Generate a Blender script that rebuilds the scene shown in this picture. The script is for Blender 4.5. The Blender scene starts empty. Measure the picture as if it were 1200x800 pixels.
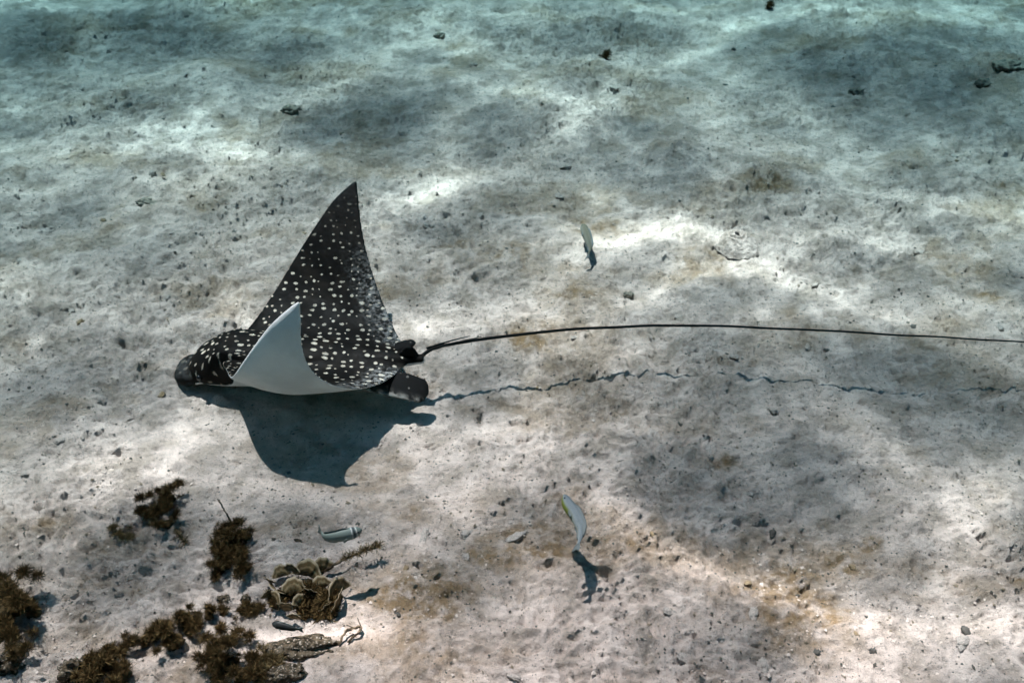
import bpy, bmesh, math, random
import numpy as np
from mathutils import Vector, Matrix, Quaternion

random.seed(7)
rng = np.random.default_rng(7)
scene = bpy.context.scene
COL = scene.collection

# ------------------------------------------------------------------ camera
CAM_H, FOC, PITCH = 2.5, 1152.0, math.radians(40)
cam = bpy.data.cameras.new('camera'); cam_o = bpy.data.objects.new('camera', cam); COL.objects.link(cam_o)
cam.sensor_width = 36.0; cam.lens = 36.0 * FOC / 1200.0
cam.clip_start = 0.05; cam.clip_end = 400.0
cam_o.location = (0, 0, CAM_H); cam_o.rotation_euler = (math.radians(90) - PITCH, 0, 0)
scene.camera = cam_o

# ------------------------------------------------------------------ daylight
SLOPE = np.array([0.20, -0.27])                    # how far a shadow runs per metre of height, under water
WATER_Z = 3.1
zen_w = math.atan(float(np.hypot(*SLOPE))); zen_a = math.asin(1.333 * math.sin(zen_w))
hd = SLOPE / np.hypot(*SLOPE)
sun_dir = Vector((math.sin(zen_a) * hd[0], math.sin(zen_a) * hd[1], -math.cos(zen_a)))
world = bpy.data.worlds.new('World'); scene.world = world; world.use_nodes = True
wn = world.node_tree
sky = wn.nodes.new('ShaderNodeTexSky'); sky.sky_type = 'NISHITA'; sky.sun_disc = False
sky.sun_elevation = math.pi / 2 - zen_a; sky.sun_rotation = math.atan2(-hd[0], -hd[1])
wn.links.new(sky.outputs[0], wn.nodes['Background'].inputs[0])
wn.nodes['Background'].inputs[1].default_value = 0.055
sun = bpy.data.lights.new('sun', 'SUN'); sun.energy = 5.0; sun.angle = math.radians(1.0); sun.color = (1.0, 0.75, 0.69)
sun.cycles.is_caustics_light = True
sun_o = bpy.data.objects.new('sun', sun); COL.objects.link(sun_o)
sun_o.rotation_mode = 'QUATERNION'; sun_o.rotation_quaternion = sun_dir.to_track_quat('-Z', 'Y')
sun_o.location = (-3, 6, 12)
scene.view_settings.view_transform = 'Standard'; scene.view_settings.look = 'None'
scene.view_settings.exposure = 2.0; scene.view_settings.gamma = 1.0
scene.view_settings.use_white_balance = True            # the camera's under-water white balance
scene.view_settings.white_balance_temperature = 7350; scene.view_settings.white_balance_tint = 45
scene.cycles.use_denoising = True
scene.cycles.volume_bounces = 0
scene.cycles.max_bounces = 6
scene.cycles.use_adaptive_sampling = True; scene.cycles.adaptive_threshold = 0.025
scene.cycles.transparent_max_bounces = 8

# ------------------------------------------------------------------ helpers
FWD = np.array([0, math.cos(PITCH), -math.sin(PITCH)]); UPV = np.array([0, math.sin(PITCH), math.cos(PITCH)])
def at(px, py, z):
    """the point at height z on the sight line through a pixel of the 1200 x 800 photograph"""
    d = FWD + (px - 600) / FOC * np.array([1., 0, 0]) + (400 - py) / FOC * UPV
    return np.array([0, 0, CAM_H]) + (z - CAM_H) / d[2] * d
def smooth(a, b, x):
    t = np.clip((x - a) / (b - a), 0, 1); return t * t * (3 - 2 * t)
def perlin(x, y, seed=0):
    x = np.asarray(x, float); y = np.asarray(y, float)
    xi = np.floor(x).astype(np.int64); yi = np.floor(y).astype(np.int64); xf = x - xi; yf = y - yi
    def g(ix, iy, fx, fy):
        h = (ix * 374761393 + iy * 668265263 + seed * 974634777) & 0xffffffff
        h = ((h ^ (h >> 13)) * 1274126177) & 0xffffffff; h = h ^ (h >> 16)
        a = h.astype(float) * (2 * np.pi / 4294967296.0)
        return np.cos(a) * fx + np.sin(a) * fy
    u = xf * xf * xf * (xf * (xf * 6 - 15) + 10); v = yf * yf * yf * (yf * (yf * 6 - 15) + 10)
    a = g(xi, yi, xf, yf); b = g(xi + 1, yi, xf - 1, yf); c = g(xi, yi + 1, xf, yf - 1); d = g(xi + 1, yi + 1, xf - 1, yf - 1)
    return ((a + u * (b - a)) * (1 - v) + (c + u * (d - c)) * v) * 1.5
def mesh_np(name, verts, faces, smooth_shade=True):
    """a mesh from an (n,3) array and a (m,k) array of equal-sided faces"""
    m = bpy.data.meshes.new(name); verts = np.asarray(verts, np.float32); faces = np.asarray(faces, np.int32)
    n, k = faces.shape
    m.vertices.add(len(verts)); m.vertices.foreach_set('co', verts.ravel())
    m.loops.add(n * k); m.loops.foreach_set('vertex_index', faces.ravel())
    m.polygons.add(n); m.polygons.foreach_set('loop_start', np.arange(n, dtype=np.int32) * k)
    m.polygons.foreach_set('use_smooth', np.full(n, smooth_shade, dtype=bool))
    m.update(calc_edges=True); m.validate(); return m
def attr(m, name, vals):
    a = m.attributes.new(name, 'FLOAT', 'POINT'); a.data.foreach_set('value', np.asarray(vals, np.float32))
def vattr(m, name, vals):
    a = m.attributes.new(name, 'FLOAT_VECTOR', 'POINT'); a.data.foreach_set('vector', np.asarray(vals, np.float32).ravel())
def obj(name, m, mat=None, parent=None):
    o = bpy.data.objects.new(name, m); COL.objects.link(o)
    if mat is not None and len(m.materials) == 0: m.materials.append(mat)
    if parent is not None: o.parent = parent
    return o
def tag(o, label, cat=None, group=None, kind=None):
    o['label'] = label
    if cat: o['category'] = cat
    if group: o['group'] = group
    if kind: o['kind'] = kind
    return o
def thing(name, loc, label, cat, group=None):
    o = bpy.data.objects.new(name, None); COL.objects.link(o); o.location = loc; o.empty_display_size = 0.05
    return tag(o, label, cat, group)
def gridfaces(nu, nv, closed=False):
    i = np.arange(nu * nv).reshape(nu, nv)
    if closed: i = np.concatenate([i, i[:, :1]], 1)
    return np.stack([i[:-1, :-1], i[:-1, 1:], i[1:, 1:], i[1:, :-1]], -1).reshape(-1, 4)
def tube(pts, rad, n=10, cap=True):
    pts = np.asarray(pts, float); rad = np.broadcast_to(rad, len(pts)).astype(float)
    T = np.gradient(pts, axis=0); T /= np.linalg.norm(T, axis=1)[:, None] + 1e-12
    up = np.array([0, 0, 1.]) if abs(T[0, 2]) < .9 else np.array([1., 0, 0])
    V = []
    for p, t, r in zip(pts, T, rad):
        b = np.cross(t, up); b /= np.linalg.norm(b); up = np.cross(b, t)
        a = np.linspace(0, 2 * np.pi, n, endpoint=False)
        V.append(p + r * (np.cos(a)[:, None] * b + np.sin(a)[:, None] * up))
    V = np.concatenate(V); F = gridfaces(len(pts), n, True)
    if cap:
        k = len(V); V = np.concatenate([V, pts[:1] - T[:1] * rad[0] * .5, pts[-1:] + T[-1:] * rad[-1] * .5])
        a = np.arange(n); b = (a + 1) % n; e = (len(pts) - 1) * n
        F = np.concatenate([F, np.stack([b, a, np.full(n, k), np.full(n, k)], -1)[:, :4], np.stack([e + a, e + b, np.full(n, k + 1), np.full(n, k + 1)], -1)])
        return V, F
    return V, F
def mesh_any(name, V, F, smooth_shade=True):
    """quads, some of them collapsed to triangles"""
    m = bpy.data.meshes.new(name)
    fl = [tuple(dict.fromkeys(int(i) for i in q)) for q in F]
    m.from_pydata([tuple(map(float, v)) for v in V], [], fl)
    m.polygons.foreach_set('use_smooth', np.full(len(m.polygons), smooth_shade, dtype=bool)); m.update(); return m
def spline(pts, n):
    pts = np.asarray(pts, float); t = np.linspace(0, len(pts) - 1, n); out = []
    P = np.concatenate([2 * pts[:1] - pts[1:2], pts, 2 * pts[-1:] - pts[-2:-1]])
    for s in t:
        i = min(int(s), len(pts) - 2); f = s - i; a, b, c, d = P[i:i + 4]
        out.append(.5 * (2 * b + (c - a) * f + (2 * a - 5 * b + 4 * c - d) * f * f + (3 * b - a - 3 * c + d) * f ** 3))
    return np.array(out)

class NT:
    """small wrapper for building node materials"""
    def __init__(s, name):
        s.m = bpy.data.materials.new(name); s.m.use_nodes = True; s.t = s.m.node_tree
        s.b = s.t.nodes['Principled BSDF']; s.out = s.t.nodes['Material Output']
    def n(s, kind, **kw):
        nd = s.t.nodes.new('ShaderNode' + kind)
        for k, v in kw.items(): setattr(nd, k, v)
        return nd
    def l(s, a, b): s.t.links.new(a, b)
    def pos(s): return s.n('TexCoord').outputs['Object']
    def at(s, name, out='Fac'): nd = s.n('Attribute'); nd.attribute_name = name; return nd.outputs[out]
    def noise(s, vec, scale, detail=4, rough=.55, dist=0):
        nd = s.n('TexNoise'); nd.inputs['Scale'].default_value = scale; nd.inputs['Detail'].default_value = detail
        nd.inputs['Roughness'].default_value = rough; nd.inputs['Distortion'].default_value = dist; s.l(vec, nd.inputs['Vector']); return nd.outputs['Fac']
    def ramp(s, fac, a, b):
        nd = s.n('MapRange'); nd.interpolation_type = 'SMOOTHSTEP'
        nd.inputs['From Min'].default_value = a; nd.inputs['From Max'].default_value = b; s.l(fac, nd.inputs['Value']); return nd.outputs['Result']
    def math(s, op, a, b=None, c=None):
        nd = s.n('Math'); nd.operation = op
        for i, x in enumerate((a, b, c)):
            if x is None: continue
            if isinstance(x, (int, float)): nd.inputs[i].default_value = x
            else: s.l(x, nd.inputs[i])
        return nd.outputs[0]
    def mix(s, fac, a, b):
        nd = s.n('Mix'); nd.data_type = 'RGBA'
        for i, x in ((0, fac), (6, a), (7, b)):
            if isinstance(x, (int, float)): nd.inputs[i].default_value = x
            elif isinstance(x, tuple): nd.inputs[i].default_value = (*x, 1)
            else: s.l(x, nd.inputs[i])
        return nd.outputs[2]
    def bump(s, h, strength, dist, prev=None):
        nd = s.n('Bump'); nd.inputs['Strength'].default_value = strength; nd.inputs['Distance'].default_value = dist
        s.l(h, nd.inputs['Height'])
        if prev is not None: s.l(prev, nd.inputs['Normal'])
        return nd.outputs[0]
    def done(s, col=None, rough=.8, spec=.2, nrm=None):
        if col is not None:
            if isinstance(col, tuple): s.b.inputs['Base Color'].default_value = (*col, 1)
            else: s.l(col, s.b.inputs['Base Color'])
        if isinstance(rough, (int, float)): s.b.inputs['Roughness'].default_value = rough
        else: s.l(rough, s.b.inputs['Roughness'])
        s.b.inputs['Specular IOR Level'].default_value = spec
        if nrm is not None: s.l(nrm, s.b.inputs['Normal'])
        return s.m

# ------------------------------------------------------------------ seabed
MOUNDS = [  # pixel x, y, half-width px, height in m: soft lumps of sand
    (240, 88, 45, .05), (780, 182, 34, .05), (1165, 92, 60, .05), (980, 290, 30, .03), (420, 245, 40, .03), (885, 210, 26, .02),
    (745, 672, 15, .028), (523, 692, 13, .026), (577, 520, 11, .02), (560, 475, 26, .022), (650, 590, 10, .016), (745, 600, 12, .018),
    (648, 708, 14, .02), (735, 510, 15, .018), (815, 535, 14, .018), (865, 470, 12, .016), (660, 360, 18, .02), (605, 355, 14, .02),
    (1085, 100, 30, .03), (1060, 190, 22, .02), (955, 300, 22, .022), (165, 210, 36, .03), (320, 395, 14, .02), (120, 170, 50, .03),
    (1120, 215, 28, .02), (530, 305, 24, .02), (1060, 650, 26, .02), (1000, 740, 34, .025), (1170, 700, 30, .02), (170, 545, 36, .025),
    (70, 410, 28, .02), (240, 530, 40, .03), (90, 600, 30, .018), (420, 600, 26, .014), (500, 770, 26, .02), (830, 760, 30, .02), (700, 770, 22, .016)]
HOLES = [  # pixel x, y, half-width px, depth
    (703, 655, 14, .055),     (560, 438, 20, .045), (175, 237, 22, .05), (1183, 500, 26, .07), (1000, 110, 16, .04), (735, 345, 12, .03), (565, 328, 12, .03),
    (880, 248, 18, .035), (905, 222, 20, .03), (1150, 98, 20, .05), (215, 265, 13, .03), (320, 200, 12, .03), (635, 668, 12, .03),
    (612, 665, 9, .025), (870, 612, 14, .03), (780, 558, 10, .025), (845, 546, 14, .03), (910, 636, 12, .025), (60, 215, 16, .03),
    (830, 425, 14, .02), (610, 395, 22, .03), (540, 300, 20, .02), (1090, 735, 20, .02), (380, 165, 16, .03), (1170, 350, 10, .03)]
MW = [(at(x, y, 0)[:2], r * np.linalg.norm(at(x, y, 0) - [0, 0, CAM_H]) / FOC, h) for x, y, r, h in MOUNDS]
HW = [(at(x, y, 0)[:2], r * np.linalg.norm(at(x, y, 0) - [0, 0, CAM_H]) / FOC, h) for x, y, r, h in HOLES]
nr = np.random.default_rng(21)
PITS = [(nr.uniform(-4.4, 4.4), 1.2 + 6.6 * nr.random(), nr.uniform(.004, .011), nr.uniform(.006, .016), nr.uniform(1.4, 4.2), nr.uniform(-.45, .35)) for _ in range(6500)]
LUMPS = [(nr.uniform(-4.4, 4.4), 1.2 + 6.6 * nr.random(), nr.uniform(.009, .030), nr.uniform(.005, .014), nr.uniform(1, 1.6), nr.uniform(-1, 1)) for _ in range(4200)]

def ground_base(x, y):
    z = .035 * perlin(x / 1.5, y / 1.1, 1) + .028 * perlin(x / .62, y / .5, 2)
    wx = x + .06 * perlin(x / .3, y / .3, 8); wy = y + .06 * perlin(x / .3, y / .3, 9)
    rough = smooth(-.35, .5, perlin(x / .9, y / .7, 20))
    z += .018 * perlin(wx / .26, wy / .20, 3)
    z += (.006 + .010 * rough) * (1 - 2 * np.abs(perlin(wx / .13, wy / .10, 4)))
    z += (.006 + .010 * rough) * perlin(wx / .062, wy / .05, 5)
    z += .0048 * perlin(x / .021, y / .018, 7) + (.006 + .010 * rough) * (1 - 2 * np.abs(perlin(wx / .035, wy / .028, 6)))
    crev = smooth(.30, .55, perlin(wx / .085, wy / .045, 13)) * smooth(-.1, .4, perlin(x / .4, y / .3, 14))
    z -= .024 * crev * smooth(.0, .45, perlin(wx / .03, wy / .02, 15))
    z += .010 * smooth(.35, .6, perlin(wx / .07, wy / .065, 16)) * smooth(-.2, .3, perlin(x / .5, y / .4, 17))
    for c, r, h in MW:
        d2 = ((x - c[0]) ** 2 + ((y - c[1]) * 1.15) ** 2) / (r * r)
        z += h * np.exp(-d2 ** 1.3) * (1 + .3 * perlin(x / (r * .5), y / (r * .5), 11))
    for c, r, h in HW:
        d2 = ((x - c[0] + .35 * r * perlin(x / (r * .6), y / (r * .6), 12)) ** 2 + ((y - c[1]) * 1.5) ** 2) / (r * r)
        z -= .55 * h * np.exp(-d2 ** 1.4)
    keep = smooth(.25, .62, np.hypot((x + .8) / 1.1, y - 2.55))            # the flat the ray glides over
    return z * (.45 + .55 * keep) - .006 * (1 - keep)
def stamp(X, Y, Z, feats, sign):
    xs, ys = X[0], Y[:, 0]
    jx = .010 * perlin(X / .024, Y / .02, 81) + .004 * perlin(X / .012, Y / .012, 83); jy = .008 * perlin(X / .024, Y / .02, 82)      # ragged outlines
    for cx, cy, r, h, el, an in feats:
        R = 2.2 * r * el
        i0, i1 = np.searchsorted(xs, (cx - R, cx + R)); j0, j1 = np.searchsorted(ys, (cy - R, cy + R))
        if i1 <= i0 or j1 <= j0: continue
        dx = X[j0:j1, i0:i1] - cx + jx[j0:j1, i0:i1]; dy = Y[j0:j1, i0:i1] - cy + jy[j0:j1, i0:i1]
        a = dx * math.cos(an) + dy * math.sin(an); b = -dx * math.sin(an) + dy * math.cos(an)
        Z[j0:j1, i0:i1] += sign * h * np.exp(-(((a / (r * el)) ** 2 + (b / r) ** 2) ** 1.6))
def axis(a, b, step_fn, far):
    v = [a]
    while v[-1] < b: v.append(v[-1] + step_fn(v[-1]))
    lo = []; x = a; st = step_fn(a)
    while x > -far: st *= 1.35; x -= st; lo.append(x)
    hi = []; x = v[-1]; st = step_fn(v[-1])
    while x < far: st *= 1.35; x += st; hi.append(x)
    return np.array(lo[::-1] + v + hi)
gx = axis(-4.5, 4.5, lambda x: .0085 if abs(x) < 3.2 else .012, 55.0)
gy = axis(1.15, 8.0, lambda y: .0052 + .0016 * (y - 1.15), 55.0)
GX, GY = np.meshgrid(gx, gy)
GZ = ground_base(GX, GY)
stamp(GX, GY, GZ, PITS, -1.0); stamp(GX, GY, GZ, LUMPS, 1.0)
def ground_z(x, y):
    i = int(np.clip(np.searchsorted(gx, x) - 1, 0, len(gx) - 2)); j = int(np.clip(np.searchsorted(gy, y) - 1, 0, len(gy) - 2))
    fx = (x - gx[i]) / (gx[i + 1] - gx[i]); fy = (y - gy[j]) / (gy[j + 1] - gy[j])
    return float((GZ[j, i] * (1 - fx) + GZ[j, i + 1] * fx) * (1 - fy) + (GZ[j + 1, i] * (1 - fx) + GZ[j + 1, i + 1] * fx) * fy)
def on_ground(px, py):
    z = 0.0
    for _ in range(4): p = at(px, py, z); z = ground_z(p[0], p[1])
    return at(px, py, z)
sm = mesh_np('seabed', np.stack([GX, GY, GZ], -1).reshape(-1, 3), gridfaces(len(gy), len(gx)))
# brown algal film: stains that stay where they are whatever the light
FILM = [(930, 722, 75, 45, 1.), (905, 690, 40, 25, .8), (485, 695, 70, 40, .9), (600, 640, 70, 45, .6), (700, 268, 34, 14, .9), (590, 300, 50, 18, .7), (1160, 352, 22, 10, .9),
        (845, 545, 20, 10, 1.), (610, 395, 30, 16, .8), (540, 290, 26, 10, .7), (905, 222, 22, 8, .9), (235, 240, 30, 14, .5), (1130, 320, 50, 20, .6), (985, 660, 30, 16, .5),
        (140, 640, 60, 16, .5), (100, 680, 80, 14, .4), (60, 620, 50, 12, .5), (330, 620, 60, 14, .5), (560, 770, 60, 16, .5), (750, 640, 60, 16, .4), (1080, 440, 40, 10, .3), (430, 340, 40, 10, .3), (470, 600, 50, 16, .5), (1180, 225, 20, 8, .6), (660, 345, 30, 16, .6), (1190, 690, 18, 14, .8), (1020, 640, 14, 10, .8), (830, 310, 40, 14, .4), (640, 90, 60, 12, .35), (340, 200, 30, 10, .4)]
film = np.zeros_like(GX)
for x, y, rx, ry, a in FILM:
    c = at(x, y, 0); cx2 = at(x + rx, y, 0); cy2 = at(x, y - ry, 0)
    film = np.maximum(film, a * np.exp(-(((GX - c[0]) / (cx2[0] - c[0])) ** 2 + ((GY - c[1]) / (cy2[1] - c[1])) ** 2)))
film = film * (1.0 + .9 * perlin(GX / .09, GY / .07, 31) + .5 * perlin(GX / .04, GY / .03, 32)) + .50 * smooth(.08, .6, perlin(GX / .5, GY / .35, 33) + .4 * perlin(GX / .12, GY / .09, 34))
attr(sm, 'film', np.clip(film, 0, 1).ravel())
M = NT('seabed_sand'); p = M.pos()
big = M.noise(p, 1.3, 5); mid = M.noise(p, 9, 6, .6); fine = M.noise(p, 70, 5, .65); grain = M.noise(p, 330, 3, .7)
c = M.mix(M.ramp(big, .35, .65), (.54, .44, .385), (.43, .365, .33))
c = M.mix(M.ramp(mid, .44, .68), c, (.68, .57, .505))
c = M.mix(M.math('MULTIPLY', M.ramp(mid, .53, .34), .65), c, (.29, .24, .195))
filmn = M.math('MULTIPLY', M.at('film'), M.ramp(M.noise(p, 26, 6, .7), .26, .58))
c = M.mix(M.math('MULTIPLY', filmn, .9), c, (.235, .145, .07))
c = M.mix(M.math('MULTIPLY', M.ramp(fine, .56, .76), .7), c, (.74, .635, .565))
c = M.mix(M.math('MULTIPLY', M.ramp(fine, .44, .30), .85), c, (.15, .12, .095))
speck = M.math('MULTIPLY', M.ramp(grain, .55, .66), M.ramp(M.noise(p, 24, 3), .38, .60))
c = M.mix(M.math('MULTIPLY', speck, .85), c, (.06, .05, .04))
b = M.bump(mid, .7, .016); b = M.bump(fine, 1.0, .013, b); b = M.bump(grain, 1.0, .0045, b)
M_SAND = M.done(c, .95, .1, b)
seabed = tag(obj('seabed', sm, M_SAND), 'pale uneven sandy seabed with lumps and brown film', kind='structure')

# ------------------------------------------------------------------ water surface: out of view, its waves shaped to gather and spread the sunlight into chosen patches
LIGHT = [  # pixel x, y, half-widths px, brightness change on the seabed
    (80, 62, 150, 34, -.6), (270, 55, 120, 26, -.45), (480, 128, 110, 34, -.7), (585, 165, 70, 26, -.45), (60, 268, 80, 30, -.45), (180, 285, 60, 24, -.3),
    (1060, 100, 150, 38, -.8), (1170, 120, 60, 30, -.5), (700, 180, 60, 16, -.25), (840, 190, 100, 26, -.35), (640, 40, 90, 14, -.3),
    (1030, 470, 140, 40, -.8), (860, 545, 120, 36, -.65), (980, 560, 110, 34, -.55), (1180, 480, 50, 40, -.5), (850, 430, 60, 30, -.35), (700, 470, 60, 30, -.2), (560, 250, 60, 20, -.25),
    (90, 690, 120, 30, -.3), (60, 770, 90, 30, -.35), (60, 490, 80, 26, -.3), (350, 260, 40, 40, -.2), (720, 690, 120, 50, -.25), (480, 560, 60, 22, -.3),
    (235, 168, 90, 20, 1.1), (235, 128, 70, 14, .4), (492, 208, 46, 24, 1.3), (662, 130, 55, 16, 1.15), (775, 258, 90, 28, 1.35), (880, 318, 80, 24, .7), (960, 345, 70, 20, .3),
    (1165, 245, 60, 22, .6), (262, 385, 46, 26, .7), (20, 335, 60, 20, .5), (40, 18, 80, 14, .35), (250, 520, 70, 16, .5), (80, 570, 90, 22, .5), (1090, 715, 170, 66, .85),
    (1150, 575, 70, 34, .6), (890, 635, 80, 22, .4), (560, 500, 80, 22, .4), (300, 590, 80, 20, .3), (600, 350, 80, 20, .35), (990, 30, 120, 18, .4), (480, 40, 80, 14, .4), (560, 105, 50, 12, .4), (390, 720, 60, 40, .4), (70, 735, 60, 12, .5), (340, 150, 50, 16, .3)]
WN, WL = 512, 18.0                                    # periodic patch of waves, 18 m across
wx = (np.arange(WN) + .5) * WL / WN - WL / 2; wy = wx + 4.0
LX, LY = np.meshgrid(wx, wy)                          # the lit seabed under the patch
logI = .55 * perlin(LX / .52, LY / .36, 41) + .40 * perlin(LX / .27, LY / .19, 42) + .18 * perlin(LX / .14, LY / .10, 44) + .20 * perlin(LX / 1.1, LY / .8, 43) - .06
for x, y, rx, ry, a in LIGHT:
    c0 = at(x, y, 0); cx2 = at(x + rx, y, 0); cy2 = at(x, y - ry, 0); cy3 = at(x, y + ry, 0); ryw = .5 * (cy2[1] - cy3[1])
    wide = 1.25 if a > 0 else 1.0
    d = (((LX - c0[0]) / (cx2[0] - c0[0])) ** 2 + ((LY - c0[1]) / ryw) ** 2) / wide ** 2
    logI += a * (1.05 if a > 0 else .95) * np.exp(-d)
I = np.exp(np.clip(logI, -1.7, 1.4))
kk = .27 * WATER_Z
rhs = (1 / I - 1) / kk; rhs -= rhs.mean()
fx = np.fft.fftfreq(WN, WL / WN) * 2 * np.pi; KX, KY = np.meshgrid(fx, fx); K2 = KX ** 2 + KY ** 2; K2[0, 0] = 1
hw = -np.fft.fft2(rhs) / K2; hw[0, 0] = 0; hw[K2 < .5 ** 2] = 0; hw *= np.exp(-K2 * .0006)
hw = np.real(np.fft.ifft2(hw))
ox, oy = -SLOPE * WATER_Z                             # where the light for a seabed point enters the water
ax_ = axis(-6.5, 6.5, lambda t: .04, 55.0); ay_ = axis(.2, 11.0, lambda t: .04, 55.0)
AX, AY = np.meshgrid(ax_, ay_)
u = ((AX - ox - wx[0]) / (WL / WN)); v = ((AY - oy - wy[0]) / (WL / WN))
ui = np.floor(u).astype(int); vi = np.floor(v).astype(int); uf = u - ui; vf = v - vi
def cub(f): return [(-f + 2 * f * f - f ** 3) / 2, (2 - 5 * f * f + 3 * f ** 3) / 2, (f + 4 * f * f - 3 * f ** 3) / 2, (-f * f + f ** 3) / 2]
cu, cv = cub(uf), cub(vf); AZ = np.zeros_like(AX)
for a in range(4):
    for b_ in range(4): AZ += cu[a] * cv[b_] * hw[(vi + b_ - 1) % WN, (ui + a - 1) % WN]
AZ *= 1 - smooth(5.0, 12.0, np.maximum(np.abs(AX), np.abs(AY - 5)))
wm = mesh_np('water_surface', np.stack([AX, AY, AZ + WATER_Z], -1).reshape(-1, 3), gridfaces(len(ay_), len(ax_)))
mw = bpy.data.materials.new('water'); mw.use_nodes = True; nn = mw.node_tree.nodes; nn.remove(nn['Principled BSDF'])
gl = nn.new('ShaderNodeBsdfGlass'); gl.inputs['IOR'].default_value = 1.333; gl.inputs['Roughness'].default_value = 0.0; gl.inputs['Color'].default_value = (1, 1, 1, 1)
mw.node_tree.links.new(gl.outputs[0], nn['Material Output'].inputs['Surface'])
water = tag(obj('water_surface', wm, mw), 'clear rippled surface of the water overhead', kind='structure')
water.cycles.is_caustics_caster = True

# ------------------------------------------------------------------ the water's own colour: even haze round everything
HB = 1.6
hm = bpy.data.meshes.new('haze'); bmh = bmesh.new(); bmesh.ops.create_cube(bmh, size=1.0); bmh.to_mesh(hm); bmh.free()
mh = bpy.data.materials.new('water_haze'); mh.use_nodes = True; nn = mh.node_tree.nodes; nn.remove(nn['Principled BSDF'])
pv = nn.new('ShaderNodeVolumePrincipled'); pv.inputs['Density'].default_value = 0.31
pv.inputs['Color'].default_value = (.03, .18, .235, 1); pv.inputs['Absorption Color'].default_value = (.010, .66, .84, 1)
mh.node_tree.links.new(pv.outputs[0], nn['Material Output'].inputs['Volume'])
haze = tag(obj('haze', hm, mh), 'faint blue green haze of the sea water', kind='stuff')
haze.scale = (240, 240, WATER_Z + .35 + HB); haze.location = (0, 4, (WATER_Z + .35 - HB) / 2)

# ------------------------------------------------------------------ spotted eagle ray
SP = .70
def le(y): return .235 + .385 * np.clip((y - .07) / (SP - .07), 0, 1) ** 1.25 - .075 * np.exp(-np.clip((y - .05) / .045, 0, 9))
def te(y): return .66 + .20 * (1 - np.clip(y / SP, 0, 1)) ** 2.2
def wing_rest():
    n, k = 121, 44
    y = np.linspace(-1, 1, n); y = SP * y; s = np.abs(y)
    a = le(s) - .04 * (s < .07) * (1 - s / .07); b_ = te(s)
    tipr = np.sqrt(np.clip(1 - ((s - (SP - .09)) / .09) ** 2, 0, 1)); tipr = np.where(s < SP - .09, 1, tipr)
    mid_ = .85 * b_ + .15 * a; a = mid_ + (a - mid_) * np.maximum(tipr, .08); b_ = mid_ + (b_ - mid_) * np.maximum(tipr, .08)
    tk = .013 + .115 * np.exp(-(s / .15) ** 1.35) + .012 * (1 - s / SP)
    cpar = (1 - np.cos(np.linspace(0, np.pi, k))) / 2
    prof = np.maximum(2.2 * np.sqrt(cpar) * (1 - cpar) ** .9, 0) / 1.0
    V = []
    for i in range(n):
        x = a[i] + (b_[i] - a[i]) * cpar; th = tk[i] * np.maximum(prof, .0) * .5 * np.maximum(tipr[i], .35) + .004 * np.sin(np.linspace(0, np.pi, k)) ** .3
        top = np.stack([x, np.full(k, y[i]), th * 1.15], -1); bot = np.stack([x, np.full(k, y[i]), -th * .85], -1)[::-1][1:-1]
        V.append(np.concatenate([top, bot]))
    m = 2 * k - 2; V = np.concatenate(V); F = gridfaces(n, m, True)[:, ::-1].tolist()
    F.append(list(range(m))); F.append(list(range((n - 1) * m, n * m))[::-1])
    return V, F
def loft(xs, w, zt, zb, n=28, m=40, pw=.9):
    xx = np.linspace(0, 1, m); xx = xs[0] + (xs[-1] - xs[0]) * (1 - np.cos(xx * np.pi)) / 2
    W, T, B = (np.interp(xx, xs, q) for q in (w, zt, zb)); V = []
    for i in range(m):
        a = np.linspace(0, 2 * np.pi, n, endpoint=False); c, s = np.cos(a), np.sin(a)
        zc = (T[i] + B[i]) / 2; hz = (T[i] - B[i]) / 2
        V.append(np.stack([np.full(n, xx[i]), W[i] * np.sign(c) * np.abs(c) ** pw, zc + hz * np.sign(s) * np.abs(s) ** pw], -1))
    F = gridfaces(m, n, True).tolist(); F.append(list(range(n))[::-1]); F.append(list(range((m - 1) * n, m * n)))
    return np.concatenate(V), F
parts_ = [wing_rest(),
    loft([.060, .072, .095, .13, .18, .24, .34, .5, .7, .80, .90], [.02, .044, .068, .090, .108, .118, .112, .092, .05, .032, .016],
         [.008, .028, .052, .076, .098, .112, .106, .080, .046, .030, .015], [-.03, -.036, -.042, -.05, -.055, -.058, -.06, -.055, -.036, -.026, -.015]),
    loft([0, .005, .018, .045, .075, .11, .16, .2], [.014, .034, .052, .064, .066, .060, .05, .05], [-.026, -.012, .002, .012, .014, .010, 0, 0], [-.044, -.052, -.058, -.060, -.060, -.056, -.05, -.05], pw=.85)]
allV, allF, off = [], [], 0
for V, F in parts_:
    allV.append(V); allF += [[i + off for i in q] for q in F]; off += len(V)
tm = bpy.data.meshes.new('ray_body_rest'); tm.from_pydata(np.concatenate(allV).tolist(), [], allF); tm.update()
to = bpy.data.objects.new('ray_body_rest', tm); COL.objects.link(to)
md = to.modifiers.new('r', 'REMESH'); md.mode = 'VOXEL'; md.voxel_size = .0042; md.use_smooth_shade = True
md2 = to.modifiers.new('s', 'SMOOTH'); md2.factor = .5; md2.iterations = 6
ev = to.evaluated_get(bpy.context.evaluated_depsgraph_get()); rm = bpy.data.meshes.new_from_object(ev); rm.name = 'body'
bpy.data.objects.remove(to); bpy.data.meshes.remove(tm)
nv = len(rm.vertices); RV = np.zeros(nv * 3, np.float32); rm.vertices.foreach_get('co', RV); RV = RV.reshape(-1, 3).astype(float)
RN = np.zeros(nv * 3, np.float32); rm.vertices.foreach_get('normal', RN); RN = RN.reshape(-1, 3)
BENDS = {1: (-.8, 44.7, 28.1, -.020), -1: (-.8, 68.8, 115.0, -.020)}     # root, middle, tip lift of each wing in degrees, sweep
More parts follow.
